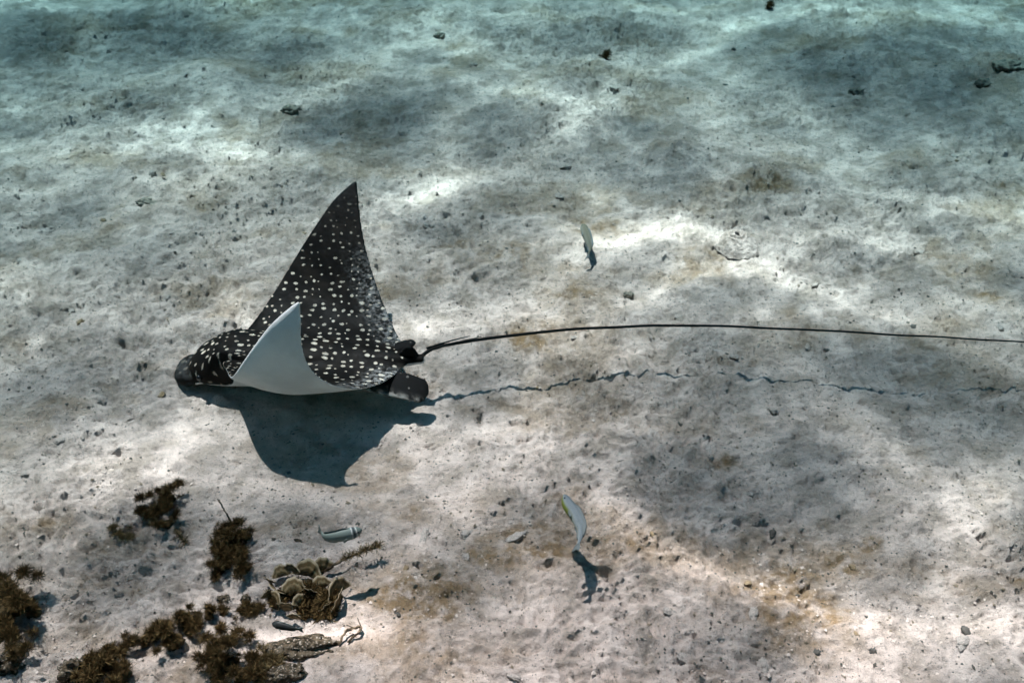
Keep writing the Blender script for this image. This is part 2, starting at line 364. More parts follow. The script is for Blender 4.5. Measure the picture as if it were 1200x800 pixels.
RAY_LOC = np.array([-1.260, 2.744, .079]); RAY_S = 1.049; RAY_ANG = np.radians([-2.72, -4.44, 4.89])
def bend_pts(P):
    x, y, z = P[:, 0], P[:, 1], P[:, 2].copy(); out = P.copy(); sa_ = np.abs(y)
    fore_ = np.clip((te(sa_) - x) / (te(sa_) - le(sa_)), 0, 1)                 # the front edges curl up towards the head
    z += np.where(y < 0, .075, .018) * np.clip((fore_ - .45) / .55, 0, 1) ** 1.7 * smooth(.06, .13, sa_) * (1 - smooth(.2, .46, sa_)) * smooth(-.08, -.02, x - le(sa_))
    ss = np.linspace(0, SP + .02, 300); q = np.clip(ss / SP, 0, 1)
    for side, (p0, p1, p2, k) in BENDS.items():
        w = smooth(0, .12, q)
        ph = np.radians(np.interp(q, [0, .25, .5, .75, 1], [p0, (p0 + p1) / 2, p1, (p1 + p2) / 2, p2]))
        ph = np.convolve(np.pad(ph, 20, mode='edge'), np.ones(41) / 41, 'valid') if True else ph
        yy = np.concatenate([[0], np.cumsum(np.cos(ph[:-1]) * np.diff(ss))]); zz = np.concatenate([[0], np.cumsum(np.sin(ph[:-1]) * np.diff(ss))])
        sel = (y * side >= 0); s = np.abs(y[sel])
        ct = np.interp(s, ss, ph) * smooth(0, .10, s)
        out[sel, 0] = x[sel] + k * (s / SP) ** 2
        if side < 0:                                   # the near wing's front edge is pushed forward by the water
            fore = np.clip((te(s) - x[sel]) / (te(s) - le(s)), 0, 1); out[sel, 0] -= .045 * np.sin(np.pi * np.clip((s - .1) / (SP - .1), 0, 1)) * fore; out[sel, 0] -= .055 * np.sin(np.pi * np.clip((s - .14) / (SP - .14), 0, 1)) ** 1.3 * (1 - fore)
        out[sel, 1] = side * (np.interp(s, ss, yy) - np.sin(ct) * z[sel]); out[sel, 2] = np.interp(s, ss, zz) + np.cos(ct) * z[sel]
    return out
a, b_, c_ = RAY_ANG
RAY_R = Matrix.Rotation(a, 3, 'Z') @ Matrix.Rotation(b_, 3, 'Y') @ Matrix.Rotation(c_, 3, 'X')
BV = bend_pts(RV); rm.vertices.foreach_set('co', BV.astype(np.float32).ravel()); rm.update()
vattr(rm, 'rest', RV)
sy = np.abs(RV[:, 1])
head = smooth(.26, .20, RV[:, 0]) * smooth(.14, .10, sy)
dors = (1 - head) * (RN[:, 2] - .04) + head * np.clip((RV[:, 2] + .030 - .006 * smooth(.09, .15, RV[:, 0])) * 14, -1, 1)
snout = smooth(.098, .082, RV[:, 0]) * smooth(.022, .008, RV[:, 2])
dors = dors + .75 * (RV[:, 1] < 0) * smooth(.065, .09, sy) * smooth(.21, .16, sy) * smooth(.06, .03, RV[:, 0] - le(sy)) * smooth(.12, .16, RV[:, 0]) * (RV[:, 2] > -.045)
dors = np.where(snout > .02, np.maximum(dors, snout * 1.2 - .6), dors)
attr(rm, 'dorsal', dors)
attr(rm, 'snout', snout)
attr(rm, 'tip', np.clip(sy / SP, 0, 1))
trail = (te(sy) - RV[:, 0])
attr(rm, 'mottle', smooth(.12, .01, trail) * smooth(.5, .25, sy) * smooth(.04, .08, sy))
M = NT('ray_skin'); rest = M.at('rest', 'Vector')
sep = M.n('SeparateXYZ'); M.l(rest, sep.inputs[0])
wob = M.noise(rest, 9, 2); cmb = M.n('CombineXYZ')
M.l(M.math('ADD', M.math('MULTIPLY', sep.outputs[0], .80), M.math('MULTIPLY', wob, .05)), cmb.inputs[0]); M.l(sep.outputs[1], cmb.inputs[1])
vo = M.n('TexVoronoi'); vo.voronoi_dimensions = '2D'; vo.inputs['Scale'].default_value = 35; vo.inputs['Randomness'].default_value = .62; M.l(cmb.outputs[0], vo.inputs['Vector'])
rs = M.n('SeparateColor'); M.l(vo.outputs['Color'], rs.inputs[0])
dist = M.math('ADD', vo.outputs['Distance'], M.math('MULTIPLY', M.math('SUBTRACT', M.noise(rest, 120, 2), .5), .22))
rad = M.math('MULTIPLY', M.math('ADD', .075, M.math('MULTIPLY', rs.outputs[0], .165)), M.math('SUBTRACT', 1.08, M.math('MULTIPLY', M.at('tip'), .68)))
edge = M.math('SUBTRACT', dist, rad)
spot = M.math('MULTIPLY', M.ramp(edge, .06, -.05), M.math('SUBTRACT', 1, M.math('MULTIPLY', M.ramp(M.at('tip'), .35, .95), .85)))  # spots dimmed towards the tip: the raised wing's shade put into their colour
spot = M.math('MULTIPLY', spot, M.math('ADD', .55, M.math('MULTIPLY', rs.outputs[1], .45)))
spot = M.math('MULTIPLY', spot, M.math('SUBTRACT', 1, M.math('MULTIPLY', M.at('snout'), .85)))
dk = M.mix(M.ramp(M.noise(rest, 20, 4), .4, .7), (.0035, .0032, .003), (.010, .008, .0065))
dk = M.mix(M.math('MULTIPLY', M.at('snout'), M.ramp(M.noise(rest, 60, 4), .3, .7)), dk, (.030, .032, .032))
sc_ = M.mix(M.ramp(M.noise(rest, 90, 3), .3, .7), (.36, .325, .26), (.52, .48, .40))
dc = M.mix(spot, dk, sc_)
st_ = M.n('VectorMath', operation='MULTIPLY'); M.l(rest, st_.inputs[0]); st_.inputs[1].default_value = (.8, 1.15, 1); stv = st_.outputs[0]
mo = M.math('MULTIPLY', M.at('mottle'), M.ramp(M.noise(stv, 75, 5, .7, .2), .42, .66))
dc = M.mix(M.math('MULTIPLY', mo, .55), dc, (.40, .41, .40))
vc = M.mix(M.ramp(M.noise(rest, 7, 6, .6), .32, .68), (.60, .61, .595), (.78, .775, .75))
vc = M.mix(M.math('MULTIPLY', M.ramp(M.noise(rest, 160, 3), .62, .75), .25), vc, (.3, .32, .32))
col = M.mix(M.ramp(M.at('dorsal'), -.06, .06), vc, dc)
bb = M.bump(M.noise(rest, 11, 3), .35, .02); bb = M.bump(M.noise(rest, 40, 4), .25, .004, bb); bb = M.bump(M.noise(rest, 240, 3), .2, .001, bb)
M_RAY = M.done(col, M.mix(M.ramp(M.noise(rest, 14, 3), .3, .7), (.52, .52, .52), (.70, .70, .70)), .06, bb)
ray = thing('spotted_eagle_ray', tuple(RAY_LOC), 'large black eagle ray with white spots, wings raised, gliding over the sand', 'ray')
ray.rotation_euler = RAY_R.to_euler(); ray.scale = (RAY_S,) * 3
obj('body', rm, M_RAY, ray)
RAY_M = Matrix.Translation(RAY_LOC) @ RAY_R.to_4x4() @ Matrix.Scale(RAY_S, 4); RAY_I = RAY_M.inverted()
def ray_local(p): return np.array(RAY_I @ Vector(p))
M = NT('ray_fin'); p = M.pos()
M_FIN = M.done(M.mix(M.ramp(M.noise(p, 60, 4), .62, .72), (.010, .010, .010), (.06, .06, .058)), .75, .04, M.bump(M.noise(p, 120, 3), .3, .002))
M = NT('ray_fin_edged'); p = M.pos(); e = M.at('rim')
vo = M.n('TexVoronoi'); vo.inputs['Scale'].default_value = 34; M.l(p, vo.inputs['Vector'])
fe = M.math('MAXIMUM', M.math('MULTIPLY', e, M.ramp(M.noise(p, 45, 5), .36, .6)), M.math('MULTIPLY', M.ramp(vo.outputs['Distance'], .20, .12), .25))
M_FINE = M.done(M.mix(fe, (.008, .008, .008), (.34, .33, .30)), .75, .04)
M = NT('ray_tail'); M_TAIL = M.done((.006, .006, .006), .7, .06)
M = NT('dark_eye'); M_EYE = M.done((.004, .004, .005), .1, .6)
def paddle(path, width, thick, side, droop=0):
    """a rounded fin: a closed lofted blade along a path in the ray's own frame"""
    P = spline(path, 26); n = 20; V, rim = [], []
    t = np.linspace(0, 1, 26); w = np.interp(t, np.linspace(0, 1, len(width)), width); w[-4:] = w[-4] * np.array([1, .88, .64, .12])
    T = np.gradient(P, axis=0); T /= np.linalg.norm(T, axis=1)[:, None]
    for i in range(26):
        b = np.cross(T[i], [0, math.sin(droop), math.cos(droop)]); b /= np.linalg.norm(b); u_ = np.cross(b, T[i])
        a = np.linspace(0, 2 * np.pi, n, endpoint=False)
        V.append(P[i] + np.cos(a)[:, None] * w[i] * b + np.sin(a)[:, None] * thick * min(1, w[i] / width[1] + .2) * u_)
        rim.append(np.clip(np.cos(a) * side - .55, 0, 1) * 2.2)
    m = mesh_any('pelvic_fin', np.concatenate(V), gridfaces(26, n, True)); attr(m, 'rim', np.concatenate(rim)); return m
near_p = [(.62, -.06, .0), (.73, -.085, -.002), (.82, -.105, -.014), (.875, -.113, -.030), (.92, -.115, -.050)]
far_p = [(.72, .04, 0), (.77, .05, .004), (.82, .06, .010), (.865, .066, .016)]
obj('pelvic_fin', paddle(near_p, [.045, .050, .048, .046, .040], .010, 1, -.35), M_FINE, ray)
obj('pelvic_fin', paddle(far_p, [.02, .026, .024, .018], .010, -1, .1), M_FINE, ray)
def blade(name, outline, thick, mat, parent, axis_n):
    """a thin closed fin from an outline, tapered to its rim"""
    O = np.asarray(outline, float); O = spline(np.concatenate([O, O[:1]]), len(O) * 5)[:-1]; c = O.mean(0); n = np.asarray(axis_n, float); n /= np.linalg.norm(n)
    rings = [c + (O - c) * f + n * thick * s for f, s in ((.35, 1), (.75, .8), (1, 0), (.75, -.8), (.35, -1))]
    V = np.concatenate(rings + [[c + n * thick], [c - n * thick]]); k = len(O); F = gridfaces(5, k, True).tolist()
    a_ = np.arange(k); b2 = (a_ + 1) % k
    F += np.stack([b2, a_, np.full(k, 5 * k), np.full(k, 5 * k)], -1).tolist() + np.stack([4 * k + a_, 4 * k + b2, np.full(k, 5 * k + 1), np.full(k, 5 * k + 1)], -1).tolist()
    return obj(name, mesh_any(name, V, F), mat, parent)
blade('dorsal_fin', [(.80, 0, .012), (.825, 0, .045), (.848, 0, .066), (.868, 0, .060), (.880, .002, .034), (.884, 0, .008), (.84, 0, .004)], .006, M_FIN, ray, (0, 1, 0))
tailpix = [(508, 408, .168), (530, 403, .18), (560, 398, .19), (600, 393, .197), (640, 388.5, .20), (680, 385, .205), (720, 383.5, .208), (760, 381.5, .21), (800, 381.5, .212), (850, 382, .215), (900, 384.5, .215), (950, 386.5, .217), (1000, 389, .216), (1050, 392.5, .214), (1100, 394.5, .212), (1150, 398, .21), (1200, 400.5, .208), (1290, 407, .20)]
tp = [(.80, 0, 0.004), (.87, 0, .002)] + [tuple(ray_local(at(*q))) for q in tailpix]
tpts = spline(tp, 180); tv, tf = tube(tpts, np.concatenate([np.linspace(.017, .0062, 12), np.linspace(.0062, .0025, 168)]), 10)
obj('tail', mesh_any('tail', tv, tf), M_TAIL, ray)
for e_, s_ in (((551, 393.5, .20), (500, 408, .168)), ((564, 394.5, .198), (508, 409, .17))):
    q0, q1 = ray_local(at(*s_)), ray_local(at(*e_)); pts = q0 + (q1 - q0) * np.linspace(0, 1, 9)[:, None] + np.array([0, 0, .003]) * np.sin(np.linspace(0, np.pi, 9))[:, None]
    v_, f_ = tube(pts, np.linspace(.0045, .0012, 9), 7); obj('tail_spine', mesh_any('tail_spine', v_, f_), M_TAIL, ray)
for s_ in (-1, 1):
    bm = bmesh.new(); bmesh.ops.create_uvsphere(bm, u_segments=16, v_segments=10, radius=.011); m = bpy.data.meshes.new('eye'); bm.to_mesh(m); bm.free(); m.shade_smooth()
    o = obj('eye', m, M_EYE, ray); o.location = (.125, s_ * .084, .024)

# ------------------------------------------------------------------ little fish
def fish_mat(name, back, flank, belly, stripe=None, chin=None):
    M = NT(name); v = M.at('vert'); a_ = M.at('along'); p = M.pos()
    c = M.mix(M.ramp(v, -.1, .75), flank, back); c = M.mix(M.ramp(v, -.25, -.8), c, belly)
    if chin: c = M.mix(M.math('MULTIPLY', M.ramp(v, .15, -.35), M.ramp(a_, .5, .28)), c, chin)
    if stripe:
        for pos_, w_, cc in stripe:
            d = M.math('ABSOLUTE', M.math('SUBTRACT', a_, pos_)); c = M.mix(M.ramp(d, w_, w_ * .6), c, cc)
    c = M.mix(M.math('MULTIPLY', M.ramp(M.noise(p, 90, 4), .5, .7), .3), c, (.05, .06, .05))
    return M.done(c, .55, .15)
def fish(loc, spine, length_h, width, roll, mat, finmat, label, group):
    root = thing('reef_fish', tuple(loc), label, 'fish', group)
    S = spline(np.asarray(spine, float) - loc, 34); t = np.linspace(0, 1, 34); n = 18
    hp = np.interp(t, [0, .03, .1, .22, .4, .6, .78, .88, 1], [.10, .38, .72, .97, 1, .82, .5, .34, .34]) * length_h
    wp = np.interp(t, [0, .03, .1, .22, .4, .6, .78, .88, 1], [.12, .45, .8, 1, .95, .7, .4, .22, .12]) * width
    T = np.gradient(S, axis=0); T /= np.linalg.norm(T, axis=1)[:, None]; V, vt, al = [], [], []; fr = []
    for i in range(34):
        sd = np.cross(T[i], [0, 0, 1.]); sd /= np.linalg.norm(sd); up = np.cross(sd, T[i])
        cs, sn = math.cos(roll), math.sin(roll); sd, up = cs * sd + sn * up, cs * up - sn * sd; fr.append((sd, up))
        a_ = np.linspace(0, 2 * np.pi, n, endpoint=False)
        V.append(S[i] + np.cos(a_)[:, None] * wp[i] * sd + np.sin(a_)[:, None] * hp[i] * up); vt.append(np.sin(a_)); al.append(np.full(n, t[i]))
    F = gridfaces(34, n, True).tolist(); k = 34 * n; V = np.concatenate(V + [[S[0] - T[0] * width * .05], [S[-1]]]); a_ = np.arange(n); b2 = (a_ + 1) % n
    F += np.stack([b2, a_, np.full(n, k), np.full(n, k)], -1).tolist() + np.stack([33 * n + a_, 33 * n + b2, np.full(n, k + 1), np.full(n, k + 1)], -1).tolist()
    m = mesh_any('body', V, F); attr(m, 'vert', np.concatenate(vt + [[0, 0]])); attr(m, 'along', np.concatenate(al + [[0, 1]])); obj('body', m, mat, root)
    L = np.linalg.norm(np.diff(S, axis=0), axis=1).sum()
    sd, up = fr[-1]; e = S[-1]; d = T[-1]
    blade('tail_fin', [e - d * L * .05 + up * hp[-1] * .8, e + d * L * .06 + up * length_h * .75, e + d * L * .13 + up * length_h * .8, e + d * L * .10, e + d * L * .13 - up * length_h * .8, e + d * L * .06 - up * length_h * .75, e - d * L * .05 - up * hp[-1] * .8], .0009, finmat, root, sd)
    ridge = [S[i] + fr[i][1] * hp[i] * .9 for i in range(8, 28, 3)]; crest = [S[i] + fr[i][1] * (hp[i] + length_h * .28) + T[i] * L * .02 for i in range(26, 8, -3)]
    blade('dorsal_fin', ridge + crest, .0008, finmat, root, fr[17][0])
    ridge = [S[i] - fr[i][1] * hp[i] * .9 for i in range(17, 28, 3)]; crest = [S[i] - fr[i][1] * (hp[i] + length_h * .22) + T[i] * L * .02 for i in range(26, 16, -3)]
    blade('anal_fin', ridge + crest, .0008, finmat, root, fr[20][0])
    for s_ in (-1, 1):
        sd, up = fr[10]; q = S[10] + s_ * sd * wp[10] * .97 - up * hp[10] * .25; d = T[10]
        blade('pectoral_fin', [q, q + d * L * .05 + up * length_h * .16 + s_ * sd * .002, q + d * L * .13 + up * length_h * .05 + s_ * sd * .006, q + d * L * .12 - up * length_h * .3 + s_ * sd * .006, q + d * L * .04 - up * length_h * .2 + s_ * sd * .002], .0007, finmat, root, sd)
        sd, up = fr[4]; bm = bmesh.new(); bmesh.ops.create_uvsphere(bm, u_segments=12, v_segments=8, radius=length_h * .17); me = bpy.data.meshes.new('eye'); bm.to_mesh(me); bm.free(); me.shade_smooth()
        o = obj('eye', me, M_EYE, root); o.location = S[4] + s_ * sd * wp[4] * .82 + up * hp[4] * .28
    return root
M = NT('fish_fin'); M_FF = M.done((.10, .12, .12), .7, .1)
M = NT('fish_fin_dark'); M_FFD = M.done((.10, .13, .12), .6, .2)
FG = 'little fish round the ray'
def fpts(lst): return [at(*q) for q in lst]
s1 = fpts([(661, 579, .225), (665, 590, .222), (674, 603, .217), (681, 618, .212), (680, 630, .208), (677, 638, .205)])
fish(s1[2], s1, .0205, .014, .75, fish_mat('fish_silver', (.085, .11, .12), (.18, .215, .225), (.26, .28, .25), chin=(.12, .15, .02)), M_FF,
     'silvery blue little fish with yellow green throat, its body bent, shadow below it', FG)
s2 = fpts([(682, 263, .10), (685, 270, .097), (689, 280, .092), (692, 290, .085), (689, 299, .08)])
fish(s2[2], s2, .022, .014, .6, fish_mat('fish_drab', (.07, .07, .05), (.14, .145, .12), (.24, .24, .21)), M_FF,
     'slim drab fish over the rusty sand patch beyond the tail of the ray', FG)
s3 = fpts([(424, 620, .215), (414, 624, .215), (402, 627, .215), (390, 629, .215), (380, 628, .215), (376, 623, .217)])
fish(s3[2], s3, .021, .015, -.15, fish_mat('fish_green_grey', (.085, .115, .105), (.14, .18, .165), (.22, .25, .22), stripe=[(.14, .014, (.36, .39, .38)), (.19, .026, (.03, .035, .04)), (.235, .012, (.30, .33, .33))]), M_FFD,
     'grey green fish with pale and black bars behind its eye, above the weed', FG)
s4 = fpts([(319, 730, .07), (326, 732, .07), (335, 734, .07), (344, 736, .07), (351, 737, .07)])
fish(s4[2], s4, .014, .010, .1, fish_mat('fish_dark', (.012, .014, .014), (.022, .025, .024), (.09, .10, .095), stripe=[]), M_FFD,
     'small blackish fish among the brown weed and rubble', FG)

# ------------------------------------------------------------------ weed, twigs and rubble
def weed_mat(name, c0, c1, c2):
    M = NT(name); r_ = M.at('tone'); h_ = M.at('along')
    c = M.mix(M.ramp(r_, 0, .7), c0, c1); c = M.mix(M.math('MULTIPLY', M.ramp(r_, .75, 1), .9), c, c2)
    M.done(c, .8, .15); M.b.inputs['Subsurface Weight'].default_value = 0
    tr = M.n('BsdfTranslucent'); M.l(c, tr.inputs['Color']); mx = M.n('MixShader'); mx.inputs[0].default_value = .25
    M.l(M.b.outputs[0], mx.inputs[1]); M.l(tr.outputs[0], mx.inputs[2]); M.l(mx.outputs[0], M.out.inputs['Surface']); return M.m
M_WEED = weed_mat('brown_weed', (.035, .020, .007), (.095, .056, .020), (.34, .23, .10))
M_WEED_L = weed_mat('tan_weed', (.11, .075, .032), (.19, .13, .06), (.34, .26, .15))
M = NT('crust'); p = M.pos()
cc = M.mix(M.ramp(M.noise(p, 45, 5, .7), .38, .62), (.02, .014, .008), (.10, .075, .05)); cc = M.mix(M.ramp(M.noise(p, 160, 3), .55, .7), cc, (.36, .32, .27))
M_CRUST = M.done(cc, .95, .1, M.bump(M.noise(p, 110, 5, .7), .8, .006))
M = NT('weed_core'); p = M.pos(); M_CORE = M.done(M.mix(M.ramp(M.noise(p, 60, 5), .4, .65), (.018, .012, .006), (.075, .05, .025)), .95, .05, M.bump(M.noise(p, 120, 4), .8, .006))
def blades(n, centers, radii, length, width, seedv, flat=.75):
    """fine curved fronds spread through a lumpy volume"""
    r = np.random.default_rng(seedv); centers = np.asarray(centers, float); radii = np.asarray(radii, float)
    pr = radii ** 2 / (radii ** 2).sum(); k = r.choice(len(centers), n, p=pr)
    d = r.normal(size=(n, 3)); d[:, 2] = np.abs(d[:, 2]) * .9 + .15; d /= np.linalg.norm(d, axis=1)[:, None]
    rr = r.random(n) ** .5
    base = centers[k] + d * (radii[k] * rr * .75)[:, None] * np.array([1, 1, flat])
    dr = d + r.normal(size=(n, 3)) * .55; dr /= np.linalg.norm(dr, axis=1)[:, None]
    L = length * r.uniform(.45, 1.25, n); cur = r.normal(size=(n, 3)) * .35
    sd = np.cross(dr, r.normal(size=(n, 3))); sd /= np.linalg.norm(sd, axis=1)[:, None]
    V = np.zeros((n, 7, 3)); W = width * r.uniform(.6, 1.3, n)
    for j, (t, w) in enumerate(((0, .7), (.4, 1), (.75, .8))):
        c = base + (dr * t + cur * t * t) * L[:, None]; V[:, 2 * j] = c - sd * (W * w)[:, None] * .5; V[:, 2 * j + 1] = c + sd * (W * w)[:, None] * .5
    V[:, 6] = base + (dr + cur) * L[:, None]
    o = np.arange(n)[:, None] * 7
    F = np.concatenate([o + [0, 1, 3, 2], o + [2, 3, 5, 4], o + [4, 5, 6, 6]], 0)
    tone = np.repeat(r.random(n) * .8 + .2 * r.random(n), 7)
    return V.reshape(-1, 3), F, tone
def blades_mesh(name, V, F, tone):
    q = F[F[:, 2] != F[:, 3]]; t = F[F[:, 2] == F[:, 3]][:, :3]
    tri = np.concatenate([q[:, :3], q[:, [0, 2, 3]], t]); m = mesh_np(name, V, tri); attr(m, 'tone', tone); return m
def rubble_mesh(name, size, seedv, sub=3, amp=.35, freq=2.2):
    bm = bmesh.new(); bmesh.ops.create_icosphere(bm, subdivisions=sub, radius=1.0)
    from mathutils import noise as mn
    for v in bm.verts:
        q = v.co * freq + Vector((seedv * 3.1, seedv * 1.7, 0)); k = 1 + amp * mn.noise(q) + amp * .5 * mn.noise(q * 2.3) + amp * .3 * mn.noise(q * 5.1)
        v.co = Vector((v.co.x * size[0], v.co.y * size[1], v.co.z * size[2])) * k
    m = bpy.data.meshes.new(name); bm.to_mesh(m); bm.free(); m.shade_smooth(); return m
def tuft(px, py, lobes, n, length, width, mat, label, seedv, name='seaweed_tuft', group='brown weed tufts on the sand'):
    """lobes: pixel x, y, radius px"""
    base = on_ground(px, py); D = np.linalg.norm(base - [0, 0, CAM_H]); root = thing(name, tuple(base), label, 'seaweed', group)
    cs, rs_ = [], []
    for lx, ly, lr in lobes:
        g_ = on_ground(lx, ly + lr * .35); rad = lr * D / FOC; cs.append(g_ - base + [0, 0, rad * .35]); rs_.append(rad)
    r = np.random.default_rng(seedv + 1000); c2, r2 = [], []
    for c_, rad in zip(cs, rs_):                              # ragged little clumps inside each lobe
        for _ in range(7):
            d = r.normal(size=3); d /= np.linalg.norm(d); d[2] = abs(d[2]) * .8; c2.append(c_ + d * rad * r.uniform(.2, 1.15)); r2.append(rad * r.uniform(.12, .40))
    V, F, tone = blades(int(n * 1.5), c2, r2, length, width, seedv, 1.); o = obj('fronds', blades_mesh('fronds', V, F, tone), mat, root); o['kind'] = 'stuff'
    i = int(np.argmax(rs_))
    for j in range(len(cs)):
        h_ = obj('holdfast', rubble_mesh('holdfast', (rs_[j] * .36, rs_[j] * .34, rs_[j] * .26), seedv + j, 3, .5), M_CORE, root); h_.location = cs[j] - np.array([0, 0, rs_[j] * .25])
    return root
def twig(name, pts, r0, r1, label, mat, cat='twig', knobs=0, seedv=0, group=None, weed=0):
    base = np.asarray(pts[0]); root = thing(name, tuple(base), label, cat, group); r = np.random.default_rng(seedv)
    P = spline(np.asarray(pts) - base, 26); P[1:-1] += r.normal(size=(24, 3)) * r0 * .35
    v_, f_ = tube(P, np.linspace(r0, r1, 26) * r.uniform(.75, 1.25, 26), 8); obj('stem', mesh_any('stem', v_, f_), mat, root)
    for k in range(knobs):
        i = r.integers(4, 26); d = r.normal(size=3); d[2] = abs(d[2]); d /= np.linalg.norm(d); Q = P[i] + d * np.linspace(0, r0 * r.uniform(3, 7), 6)[:, None]
        v_, f_ = tube(Q, np.linspace(r0 * .5, r0 * .25, 6), 6); obj('side_shoot', mesh_any('side_shoot', v_, f_), mat, root)
    if weed:
        V, F, tone = blades(weed, P[10:], np.full(16, r0 * 2.2), r0 * 3.5, .0022, seedv + 5, 1.); o = obj('fronds', blades_mesh('fronds', V, F, tone), M_WEED_L, root); o['kind'] = 'stuff'
    return root
BR = .0150; BW = .0016
tuft(192, 612, [(190, 590, 22), (200, 580, 15), (180, 600, 16), (196, 610, 14)], 5200, BR, BW, M_WEED, 'round brown weed tuft by itself, a thin twig trailing from its foot', 101)
tuft(272, 672, [(275, 640, 26), (262, 655, 24), (285, 660, 20), (268, 625, 20), (290, 625, 14), (255, 670, 12)], 7800, BR, BW, M_WEED, 'tall olive brown weed tuft with an upright twig at its top', 102)
tuft(25, 765, [(15, 700, 34), (5, 735, 32), (40, 712, 20), (20, 760, 22), (-10, 690, 30)], 8600, BR * 1.1, BW * 1.1, M_WEED, 'big dark weed clump with a side arm, apart from the other weed', 103)
tuft(205, 768, [(205, 745, 24), (190, 738, 15), (222, 735, 14)], 5600, BR, BW, M_WEED, 'round blackish weed ball on the end of the mat of strands', 104)
tuft(130, 798, [(125, 775, 26), (145, 785, 22), (110, 790, 20), (140, 760, 14)], 6400, BR, BW, M_WEED, 'dark weed clump next to a lumpy grey rubble piece', 105)
tuft(272, 800, [(270, 745, 22), (268, 770, 30), (285, 785, 24), (255, 790, 22)], 8200, BR, BW, M_WEED, 'wide brown weed clump beside the long rubble crust', 106)
tuft(315, 790, [(310, 770, 15), (322, 775, 14), (305, 790, 14)], 2600, BR, BW, M_WEED_L, 'thin tan weed fuzz between the brown clump and the rubble crust', 107)
tuft(143, 630, [(143, 625, 11), (136, 622, 7), (150, 629, 7)], 1300, BR * .6, BW * .8, M_WEED_L, 'low tan weed patch near the round brown tuft', 108)
tuft(245, 725, [(225, 724, 14), (245, 718, 12), (262, 716, 11), (170, 752, 10), (155, 750, 11), (183, 744, 9)], 3600, BR * .8, BW, M_WEED, 'low dark mat of weed strands joining the weed clumps', 109)
tuft(295, 705, [(300, 712, 14), (320, 700, 12), (285, 715, 10)], 2200, BR * .7, BW, M_WEED, 'low brown weed sprig at the foot of the fan weed', 110)
tuft(710, 72, [(709, 68, 6), (711, 64, 4)], 400, .02, .003, M_WEED, 'tiny dark weed sprig alone on the far pale sand', 111)
tuft(900, 10, [(900, 7, 6)], 300, .018, .003, M_WEED, 'tiny black weed sprig on the farthest sand', 112)
# fan weed: thin curled fans round a dark core
M = NT('fan_weed'); rr_ = M.at('radial'); p = M.pos()
band = M.math('SINE', M.math('ADD', M.math('MULTIPLY', rr_, 17.0), M.math('MULTIPLY', M.noise(p, 50, 3), 7.0))); cfan = M.mix(M.ramp(band, -.3, .9), (.17, .11, .05), (.34, .25, .14)); cfan = M.mix(M.ramp(rr_, .86, .97), cfan, (.42, .34, .23))
cfan = M.mix(M.math('MULTIPLY', M.ramp(M.noise(p, 80, 4), .5, .7), .5), cfan, (.12, .08, .035)); M.done(cfan, .7, .2)
tr = M.n('BsdfTranslucent'); M.l(cfan, tr.inputs['Color']); mx = M.n('MixShader'); mx.inputs[0].default_value = .4
M.l(M.b.outputs[0], mx.inputs[1]); M.l(tr.outputs[0], mx.inputs[2]); M.l(mx.outputs[0], M.out.inputs['Surface']); M_FAN = M.m
def fan_mesh(r0, spread, curl, seedv):
    r = np.random.default_rng(seedv); nu, nvv = 9, 17; V, rad_ = [], []
    for side in (1, -1):
        for i in range(nu):
            t = i / (nu - 1)
            for j in range(nvv):
                a_ = (j / (nvv - 1) - .5) * spread; rr = r0 * (.06 + .94 * t) * (1 + .06 * math.sin(j * 1.7 + seedv))
                y_ = curl * r0 * math.cos(a_ * 1.1) * t * t - .35 * r0 * (1 - math.cos(a_)) * t + .02 * r0 * math.sin(j * 1.3 + seedv * 2) * t
                V.append((rr * math.sin(a_), y_ + side * .0007, rr * math.cos(a_))); rad_.append(t)
    f = gridfaces(nu, nvv); o2 = nu * nvv; F = np.concatenate([f, f[:, ::-1] + o2])
    e = [(i, j) for j in range(nvv) for i in (nu - 1,)]; top = [(nu - 1) * nvv + j for j in range(nvv)]
    F = np.concatenate([F, np.array([[top[j], top[j + 1], top[j + 1] + o2, top[j] + o2] for j in range(nvv - 1)])])
    m = mesh_np('fan', np.array(V), F); attr(m, 'radial', np.array(rad_)); return m
fb = on_ground(360, 705); froot = thing('fan_seaweed', tuple(fb), 'cluster of pale tan fan shaped weed with curled blades round a dark core', 'seaweed')
D0 = np.linalg.norm(fb - [0, 0, CAM_H])
FANS = [(333, 672, 10, .2), (347, 668, 12, -.4), (362, 668, 15, .1), (377, 664, 14, .5), (327, 690, 12, -.6), (345, 690, 13, .3), (318, 682, 9, -.2), (395, 690, 16, 1.1), (400, 702, 14, 1.3),
        (338, 712, 13, -.3), (352, 706, 11, .6), (325, 700, 10, -.9), (380, 685, 11, .4), (365, 695, 10, -.5), (315, 700, 8, .9), (386, 712, 12, .8), (345, 722, 9, 0), (372, 676, 9, -.7)]
fr_ = np.random.default_rng(5)
for k, (x, y, r_, az) in enumerate(FANS):
    g_ = on_ground(x, y + r_ * .7); o = obj('fan', fan_mesh(r_ * 1.2 * D0 / FOC, fr_.uniform(1.8, 2.8), fr_.uniform(.3, .8), k), M_FAN, froot)
    o.location = g_ - fb + np.array([0, 0, .012 + .012 * fr_.random()]); o.rotation_euler = (fr_.uniform(-.1, .55), fr_.uniform(-.3, .3), az + fr_.uniform(-.4, .4) + math.pi * (fr_.random() < .3))
cs, rs_ = [], []
